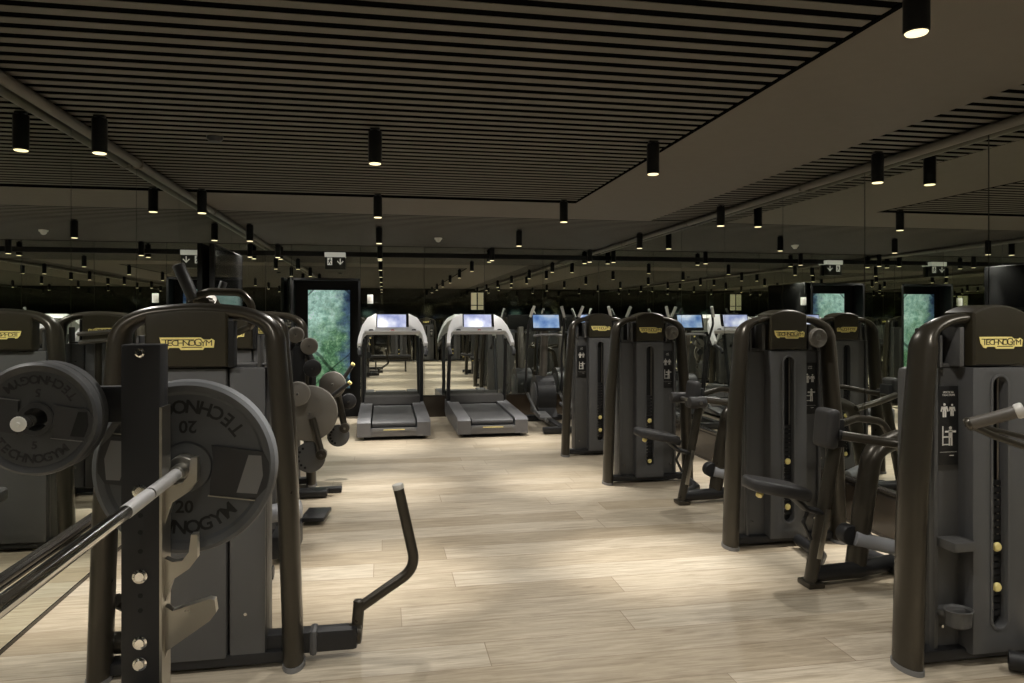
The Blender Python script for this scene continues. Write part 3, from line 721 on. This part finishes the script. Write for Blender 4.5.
def cam_station(root, L, base):
    X0, Y0 = base
    def q(x, y, z): return (X0 + x + .05 - L[0], Y0 + y - L[1], z)
    def disc(x, y, z, r, th, m='disc', name='pulley_disc'):
        a = MB(); a.lathe([(0, th), (r - .008, th), (r - .003, th - .003), (r, th - .01), (r, 0), (0, 0)], q(x, y, z), (0, -1, 0), 36)
        a.lathe([(0, .006), (.012, .006), (.014, 0)], q(x, y - th, z), (0, -1, 0), 14)
        o = a.build(name, M[m], root)
        b = MB(); b.cyl(q(x, y - th - .006, z), q(x, y - th - .011, z), .007, 10); b.build('bolt', M['chrome'], o)
        return o
    disc(.00, -.35, 1.185, .070, .05); disc(.08, .10, 1.365, .068, .05); disc(.195, .05, 1.27, .072, .05); disc(.225, .0, 1.085, .074, .05, 'black_metal')
    disc(.12, -.12, .885, .100, .06); disc(.195, .06, .70, .235, .06, name='cam_disc'); disc(.375, .22, .925, .115, .05); disc(.50, .5, .745, .070, .05, 'black_metal')
    a = MB(); a.tube(fillet([q(-.02, .12, .05), q(-.02, .12, 1.2), q(.08, .15, 1.36)], .2), .035, .06, 14, ref=(0, 1, 0)); a.tube([q(.08, .15, 1.36), q(.22, .12, 1.12), q(.20, .14, .70)], .03, .05, 12, ref=(0, 1, 0))
    a.box(q(.10, .13, 1.0), (.10, .05, .55), .01); a.build('cam_column', M['black_metal'], root)
    for p0, p1, nm in ((q(.22, .0, .66), q(.30, -.03, .36), 0), (q(.40, .40, .86), q(.47, .36, .52), 1)):
        a = MB(); a.tube([p0, p1], .030, .045, 14, ref=(0, 1, 0)); a.cyl((p1[0], p1[1] - .05, p1[2]), (p1[0], p1[1] + .03, p1[2]), .045, 18, bev=.006); lv = a.build('cam_lever', M['frame'], root)
        b = MB(); b.cyl((p1[0], p1[1] - .058, p1[2]), (p1[0], p1[1] - .048, p1[2]), .013, 12); b.build('bolt', M['chrome'], lv)
    for (x, y, z, r) in ((.20, .0, .33, .13), (.41, .42, .44, .10)):
        a = MB(); a.cyl(q(x, y, z), q(x, y + .02, z), r, 30, bev=.004); pc = a.build('indexing_plate', M['shell'], root)
        for k in range(6):
            an = 2.2 + k * .42
            b = MB(); b.cyl(q(x + math.cos(an) * r * .72, y - .003, z + math.sin(an) * r * .72), q(x + math.cos(an) * r * .72, y + .004, z + math.sin(an) * r * .72), .011, 10); b.build('index_hole', M['black'], pc)
    for (p0, p1) in ((q(.33, .10, .80), q(.52, .06, .945)), (q(.42, .32, .90), q(.54, .30, 1.085))):
        a = MB(); a.cyl(p0, p1, .018, 14); hg = a.build('hand_grip', M['leather'], root)
        d_ = (Vector(p1) - Vector(p0)).normalized() * .022
        b = MB(); b.cyl(p1, Vector(p1) + d_, .0195, 14, bev=.004); b.build('end_cap', M['yellow_pin'], hg)
    a = MB(); a.box(q(.20, .0, .035), (.30, .18, .05), .015); a.box(q(.36, .12, .025), (.20, .10, .04), .01); a.box(q(.02, .2, .04), (.10, .70, .06), .015); a.build('base_beam', M['black_metal'], root)
    a = MB(); a.box(q(-.25, .15, .48), (.42, .36, .08), .03, seg=3); a.box(q(-.25, .36, .80), (.40, .08, .55), .03, seg=3, rot=(-.2, 0, 0)); a.build('seat', M['leather'], root)
n3 = thing('leg_curl_machine', 'third machine on the left, bristling with grey cam discs and levers', 'gym machine', (*L3, 0), 0, 'weight-stack machines on the left')
tower(n3, -1, False, cap_hw=.163, cap_off=-.0375, slot=False); cam_station(n3, L3, (-.86, 6.25))
n4 = thing('abductor_machine', 'farthest weight-stack machine on the left, below the wall television', 'gym machine', (*L4, 0), 0, 'weight-stack machines on the left')
tower(n4, -1, False, cap_hw=.163, cap_off=-.0375, slot=False)
a = MB(); a.box((.1, -.55, .48), (.42, .40, .08), .03, seg=3); a.box((.1, -.33, .82), (.40, .08, .60), .03, seg=3, rot=(-.15, 0, 0)); a.build('seat', M['leather'], n4)
a = MB(); a.box((.1, -.50, .20), (.12, .5, .36), .03); a.box((.1, -.5, .03), (.5, .5, .05), .02); a.build('base_beam', M['black_metal'], n4)

# machines along the rear wall, only met in the mirrors
for k, x in enumerate((-.72, .55, 1.50, 2.45)):
    dup(m1 if k else n1, (x, -3.5, 0), 'weight-stack machine by the rear wall behind the viewpoint, %s' % ('at the left end', 'second from left', 'third from left', 'at the right end')[k], rz=PI, group='weight-stack machines at the rear wall')

# ------------------------------------------------------------------ barbell rack with bench
BX, BZ = -.502, 1.117
def upright(root, Y, sgn):
    a = MB(); a.box((-.565, Y, .72), (.088, .066, 1.44), .006); up = a.build('upright', M['black_metal'], root)
    for z, r in ((1.42, .011), (1.093, .017), (.892, .017), (.735, .016), (.685, .016)):
        b = MB(); b.lathe([(0, .010), (r * .6, .010), (r * .7, .007), (r, .006), (r, 0), (0, 0)], (-.565, Y + sgn * .033, z), (0, sgn, 0), 16); b.build('bolt', M['chrome'], up)
    for k, z in enumerate((1.035, .995, .95, .845, .81)):
        b = MB(); b.cyl((-.565, Y + sgn * .0325, z), (-.565, Y + sgn * .0338, z), .006, 10); b.build('pin_hole', M['black'], up)
    # steel side plate with bar hooks
    y0, y1 = Y - .012, Y + .012
    def hook(z, bar):
        k = 1 if bar else .85
        o = [(-.522, z - .10), (-.522, z + .03), (-.519, z - .004)]
        pts = [(-.521, z - .12 * k), (-.500, z - .055 * k), (-.462, z - .030 * k), (-.444, z - .006), (-.444, z + .052 * k), (-.458, z + .052 * k), (-.463, z + .010), (-.478, z - .010), (-.500, z - .012), (-.521, z + .0)]
        a = MB(); a.prism(pts, y0, y1, bev=.0); return a
    a = MB(); a.box((-.520, Y, .93), (.006, .07, .72)); pl = a.build('side_plate', M['steel'], root)
    for z in (1.112, .925): hook(z, True).build('bar_hook', M['steel'], root)
    a = MB(); a.prism([(-.521, .67), (-.512, .700), (-.415, .765), (-.400, .785), (-.404, .815), (-.416, .818), (-.500, .795), (-.521, .81)], y0, y1); a.build('safety_arm', M['steel'], root)
rack = thing('barbell_rack', 'black upright barbell rack with steel hooks in the left foreground', 'weight rack', (0, 0, 0))
upright(rack, 1.855, -1); upright(rack, .50, 1)
a = MB(); a.box((-.565, 1.18, .05), (.08, 1.5, .08), .01); a.box((-.35, 1.855, .045), (.70, .08, .07), .01); a.box((-.35, .50, .045), (.70, .08, .07), .01); a.box((-.565, 1.18, .60), (.05, 1.30, .06), .008)
a.build('base_frame', M['black_metal'], rack)
for Y, s_ in ((1.90, -1), (.455, 1)):
    a = MB(); a.box((-.725, Y, 1.292), (.30, .03, .088), .004); a.build('plate_bracket', M['black_metal'], rack)
a = MB(); a.cyl((-.764, 1.90, 1.276), (-.764, 1.70, 1.276), .0145, 18); a.cyl((-.764, 1.715, 1.276), (-.764, 1.685, 1.276), .0165, 18, bev=.003); hn = a.build('storage_horn', M['chrome'], rack)
a = MB(); a.lathe([(0, .006), (.004, .006), (.005, .002), (.0155, .001), (.0165, 0), (0, -.002)], (-.764, 1.6845, 1.276), (0, -1, 0), 18); a.build('horn_cap', M['white_plastic'], hn)

root = thing('bench', 'flat black training bench beside the barbell rack, seen in the back mirror', 'bench', (.22, 1.17, 0))
a = MB(); a.box((0, 0, .43), (1.15, .29, .075), .03, seg=3); a.build('pad', M['leather'], root)
a = MB(); a.box((0, 0, .36), (1.0, .08, .06), .01); a.build('rail', M['frame'], root)
for x in (-.42, .42):
    a = MB(); a.tube(fillet([(x, -.22, .02), (x, -.05, .06), (x, 0, .34), (x, .05, .06), (x, .22, .02)], .03), .022, n=10); a.build('leg', M['frame'], root)

def ring_text(mb, word, rad, size, centre_ang, y, cx, cz, mi, step, flip=False):
    """letters round a circle, tops toward the centre, running counter-clockwise as seen from -y"""
    n = len(word)
    for k, ch in enumerate(word):
        an = centre_ang + (k - (n - 1) / 2) * step
        X = Matrix.Translation((cx + rad * math.cos(an), y, cz + rad * math.sin(an))) @ Matrix.Rotation(-(an + PI / 2), 4, 'Y') @ FRONT
        mb.text(ch, size, X, mi, .0008, bold=.022)

def plate(name, R_, th, label, group, loc, word_size, num, tilt=0., dark=False):
    """weight plate facing -y, origin at hub centre of the front face"""
    root = thing(name, label, 'weight plate', loc, 0, group); k = R_ / .225
    a = MB(); hub = .026
    prof = [(hub, 0), (hub + .022 * k, -.002), (.062 * k, .002), (.066 * k, .008 * k), (.188 * k, .009 * k), (.196 * k, .001), (.212 * k, -.002), (.222 * k, .003), (R_, .010), (R_, th - .008), (R_ - .006, th), (hub, th), (hub, 0)]
    a.lathe(prof, (0, 0, 0), (0, 1, 0), 72); a.build('disc', M['rubber_mid' if dark else 'rubber'], root, 25)
    for s_ in (1, -1):
        a = MB(); ring_text(a, 'TECHNOGYM', .158 * k, word_size, s_ * PI / 2 + tilt, .0085 * k, 0, 0, 0, .205)
        an = s_ * PI / 2 + tilt * .4
        X = Matrix.Translation((.105 * k * math.cos(an), .0085 * k, .105 * k * math.sin(an))) @ Matrix.Rotation(-(an + PI / 2), 4, 'Y') @ FRONT
        a.text(num, word_size * .92, X, 0, .0008, bold=.022)
        a.build('lettering', M['ink_black'], root)
    # two grip panels left and right
    for s_ in (0, PI):
        rot = Matrix.Rotation(-(s_ - .16 * 1.0), 4, 'Y') if False else Matrix.Rotation(.15 + s_, 4, 'Y')
        a = MB(); q = [(.070 * k, -.066 * k), (.186 * k, -.060 * k), (.207 * k, -.030 * k), (.211 * k, .0), (.205 * k, .036 * k), (.184 * k, .062 * k), (.055 * k, .064 * k), (.064 * k, .03 * k), (.066 * k, -.03 * k)]
        a.prism(q, -.0015, .0105 * k, X=rot); gp = a.build('grip_panel', M['rubber_dark'], root)
        a = MB(); a.prism([(.135 * k, -.050 * k), (.186 * k, -.048 * k), (.194 * k, .0), (.182 * k, .052 * k), (.150 * k, .050 * k)], -.0025, .002, X=rot); a.build('grip_opening', M['black'] if dark else M['shell_light'], gp)
        a = MB(); a.box((.13 * k, -.0015, -.0685 * k), (.125 * k, .004, .0026 * k), rot=(0, -.03, 0)); a.T = rot
        a2 = MB(); a2.T = rot; a2.box((.125 * k, -.0005, -.066 * k), (.118 * k, .004, .0030 * k)); a2.build('grip_edge', M['shell_light'] if dark else M['steel'], gp); a.bm.free()
    # steel insert ring
    a = MB(); a.lathe([(hub, -.003), (hub + .010, -.003), (hub + .012, .002), (hub, .002)], (0, 0, 0), (0, 1, 0), 32); a.build('hub_ring', M['rubber_dark'] if dark else M['steel'], root)
    return root

plate('weight_plate', .225, .050, 'large 20 kg black rubber plate on the far end of the barbell', 'barbell plates', (BX, 1.965, BZ), .048, '20', -.10)
r = dup(bpy.data.objects['weight_plate'], (BX, .39, BZ), 'large 20 kg black rubber plate on the near barbell end, outside the frame', rz=PI)
sm = plate('weight_plate', .128, .037, 'small 5 kg plate on the rack horn at left edge, front of the pair', 'stored small plates', (-.764, 1.760, 1.276), .027, '5', -.15, True)
r = dup(sm, (-.764, 1.799, 1.276), 'small plate on the rack horn, hidden behind the front 5 kg plate')

bar = thing('barbell', 'chrome barbell resting on the hooks of the black rack', 'barbell', (BX, 1.18, BZ))
a = MB(); a.cyl((0, -.66, 0), (0, .71, 0), .0140, 20); a.build('shaft', M['chrome'], bar)
for s_ in (-1, 1):
    e = .71 if s_ > 0 else -.66
    a = MB(); a.cyl((0, e - s_ * .36, 0), (0, e - s_ * .22, 0), .0146, 20); a.cyl((0, e - s_ * .21, 0), (0, e - s_ * .012, 0), .0146, 20); a.build('knurling', M['knurl'], bar)
    a = MB(); a.cyl((0, e - s_ * .012, 0), (0, e + s_ * .035, 0), .020, 24, bev=.003); a.cyl((0, e + s_ * .035, 0), (0, e + s_ * .066, 0), .036, 28, bev=.004); a.build('collar', M['steel'], bar)
    a = MB(); a.cyl((0, e + s_ * .066, 0), (0, e + s_ * .36, 0), .0258, 24, bev=.003); a.build('sleeve', M['chrome'], bar)

# ------------------------------------------------------------------ treadmills
def make_treadmill(label):
    root = thing('treadmill', label, 'treadmill', (0, 0, 0), 0, 'treadmills facing the back mirror')
    # side frames
    a = MB()
    for sx in (-1, 1):
        pr = [(-.985, .045), (.80, .05), (.93, .10), (.93, .285), (.80, .29), (-.92, .245), (-.985, .215)]
        X = Matrix.Rotation(PI / 2, 4, 'Z')
        a.prism([(p, q) for p, q in pr], -sx * .45 - .0, -sx * .285, X=X)
    a.box((0, -.945, .095), (.60, .07, .10), .015)
    fr = a.build('side_frame', M['tm_grey'], root, 30)
    a = MB(); a.box((0, -.982, .130), (.52, .012, .045), .004); a.box((0, -.9885, .13), (.26, .002, .012), mi=1); a.build('rear_badge_strip', [M['shell_light'], M['yellow_pin']], fr)
    a = MB(); a.box((0, 0, .028), (.74, 1.80, .05), .01); a.build('base', M['black'], root)
    a = MB(); a.prism(arc2(-.90, .185, .042, PI / 2, 3 * PI / 2, 8) + [(.55, .175), (.55, .255)], -.265, .265, X=Matrix.Rotation(PI / 2, 4, 'Z')); a.build('running_belt', M['belt'], root)
    a = MB()
    a.prism([(.50, .16), (.97, .08), (.97, .28), (.86, .37), (.66, .36), (.50, .27)], -.40, .40, X=Matrix.Rotation(PI / 2, 4, 'Z'), bev=.0); a.build('motor_hood', M['hood'], root, 25)
    for sx in (-1, 1):
        a = MB(); a.tube(fillet([(sx * .425, .70, .20), (sx * .42, .58, .70), (sx * .41, .47, 1.22)], .8), .028, .045, 14, ref=(0, 1, 0)); a.build('upright', M['black_metal'], root)
        a = MB(); a.tube(fillet([(sx * .42, .48, 1.18), (sx * .455, .30, 1.13), (sx * .455, .02, 1.06), (sx * .44, -.04, 1.0)], .08), .024, n=12); a.build('handrail', M['black_metal'], root)
    # arched console shell
    outer = [(-.485, 1.10), (-.475, 1.20), (-.43, 1.36), (-.36, 1.475), (-.25, 1.535), (.25, 1.535), (.36, 1.475), (.43, 1.36), (.475, 1.20), (.485, 1.10)]
    inner = [(.435, 1.10), (.41, 1.23), (.37, 1.285), (-.37, 1.285), (-.41, 1.23), (-.435, 1.10)]
    T1 = Matrix.Translation((0, .36, 1.30)) @ Matrix.Rotation(-.88, 4, 'X') @ Matrix.Diagonal((1, 1, 1.5, 1)) @ Matrix.Translation((0, 0, -1.27))
    a = MB(); a.T = T1; a.prism(outer + inner, -.035, .05, bev=.014); cs = a.build('console', M['tm_white'], root, 30)
    a = MB(); a.T = Matrix.Translation((0, .47, 1.325)) @ Matrix.Rotation(-.25, 4, 'X') @ Matrix.Translation((0, 0, -1.3))
    a.box((0, -.06, 1.415), (.46, .03, .26), .010); a.build('screen_bezel', M['black'], cs)
    T = a.T
    a = MB(); a.T = T; a.box((-.012, -.0765, 1.425), (.405, .003, .205)); a.build('screen', M['screen'], cs)
    a = MB(); a.T = T; a.box((0, -.11, 1.262), (.78, .11, .020), .008); a.build('control_shelf', M['tm_white'], cs)
    a = MB(); a.T = T; a.lathe([(0, .014), (.022, .014), (.028, 0), (0, 0)], (0, -.13, 1.275), (0, 0, 1), 18); a.build('stop_button', mat('stop_red', (.45, .03, .03), .4), cs)
    for sx in (-1, 1):
        a = MB(); a.T = T; a.lathe([(.028, .02), (.034, .014), (.03, 0), (0, 0)], (sx * .30, -.12, 1.275), (0, 0, 1), 18); a.build('bottle_holder', M['black'], cs)
    return root
tm = make_treadmill('left treadmill of the pair, beside the lit forest picture, console glowing')
tm.location = (.135, 9.955, 0)
tm2 = dup(tm, (1.375, 9.955, 0), 'right treadmill of the pair, beside the cross trainer, console glowing')

# ------------------------------------------------------------------ cross trainers
def make_trainer(label):
    root = thing('cross_trainer', label, 'cross trainer', (0, 0, 0), 0, 'cross trainers at the back right')
    a = MB(); a.box((0, .45, .05), (.62, .10, .08), .02); a.box((0, -.75, .05), (.50, .10, .08), .02); a.box((0, -.15, .07), (.10, 1.2, .08), .02); a.build('base_frame', M['black_metal'], root)
    a = MB(); a.prism(arc2(.35, .38, .30, -.3, PI + .5, 18) + [(-.05, .12), (.62, .12)], -.13, .13, X=Matrix.Rotation(PI / 2, 4, 'Z')); hs = a.build('flywheel_housing', M['black_metal'], root, 30)
    for sx in (-1, 1):
        a = MB(); a.cyl((sx * .13, .33, .38), (sx * .145, .33, .38), .20, 32, bev=.005); a.build('flywheel_cover', M['shell'], hs)
    a = MB(); a.tube(fillet([(0, .34, .62), (0, .30, 1.0), (0, .22, 1.36)], .3), .055, .07, 14, ref=(0, 1, 0)); a.build('column', M['pad'], root)
    a = MB(); a.T = Matrix.Translation((0, .17, 1.45)) @ Matrix.Rotation(-.25, 4, 'X'); a.box((0, 0, 0), (.44, .05, .25), .015); cs = a.build('console', M['black'], root)
    T = a.T
    a = MB(); a.T = T; a.box((0, -.0265, .01), (.38, .003, .19)); a.build('screen', M['screen_blue'], cs)
    a = MB(); a.tube(fillet([(-.20, .05, 1.26), (-.10, .0, 1.28), (.10, 0, 1.28), (.20, .05, 1.26)], .05), .018, n=10); a.build('fixed_handle', M['shell_light'], root)
    for sx in (-1, 1):
        ph = sx * .12
        a = MB(); a.tube(fillet([(sx * .27, .30, .45), (sx * .27, .26 + ph * .4, 1.0), (sx * .29, .10 + ph, 1.42), (sx * .23, .02 + ph, 1.66)], .2), .017, n=12); ar = a.build('swing_arm', M['black_metal'], root)
        a = MB(); a.tube([(sx * .275, .055 + ph, 1.53), (sx * .225, .01 + ph, 1.68)], .021, n=12); a.build('hand_grip', M['grip_end'], ar)
        a = MB(); a.tube([(sx * .24, .30, .42), (sx * .20, -.20, .24 + ph * .6), (sx * .18, -.70, .20 + ph * .3)], .022, n=12); pr = a.build('pedal_rail', M['recess'], root)
        a = MB(); a.box((sx * .18, -.42, .26 + ph * .5), (.17, .38, .035), .012, rot=(.10, 0, 0)); a.box((sx * .26, -.42, .285 + ph * .5), (.015, .36, .06), .006, rot=(.1, 0, 0)); a.build('pedal', M['shell'], pr)
    return root
ct = make_trainer('cross trainer with blue screen, right of the two treadmills'); ct.location = (2.30, 9.85, 0)
ct2 = dup(ct, (3.0, 9.85, 0), 'cross trainer against the right mirror, mostly hidden by the weight machines')

# ------------------------------------------------------------------ camera and render look
cam = bpy.data.cameras.new('camera'); co = bpy.data.objects.new('camera', cam); C.objects.link(co)
F = 715.; cam.sensor_width = 36.; cam.sensor_fit = 'HORIZONTAL'; cam.lens = F * 36 / 1024
cam.shift_y = -(341.5 - 319) / 1024.; cam.clip_start = .05
co.location = (0, 0, 1.5); co.rotation_euler = (PI / 2, 0, -math.atan((512 - 383) / F))
SC.camera = co

w = bpy.data.worlds.new('world'); SC.world = w; w.use_nodes = True
w.node_tree.nodes['Background'].inputs['Color'].default_value = (.01, .01, .01, 1)
SC.view_settings.view_transform = 'Standard'; SC.view_settings.look = 'None'
SC.view_settings.gamma = 1; SC.view_settings.use_curve_mapping = False
SC.view_settings.exposure = 0.
cy = SC.cycles
cy.max_bounces = 16; cy.glossy_bounces = 12; cy.diffuse_bounces = 5
cy.sample_clamp_indirect = 4.; cy.blur_glossy = .6
cy.use_denoising = True
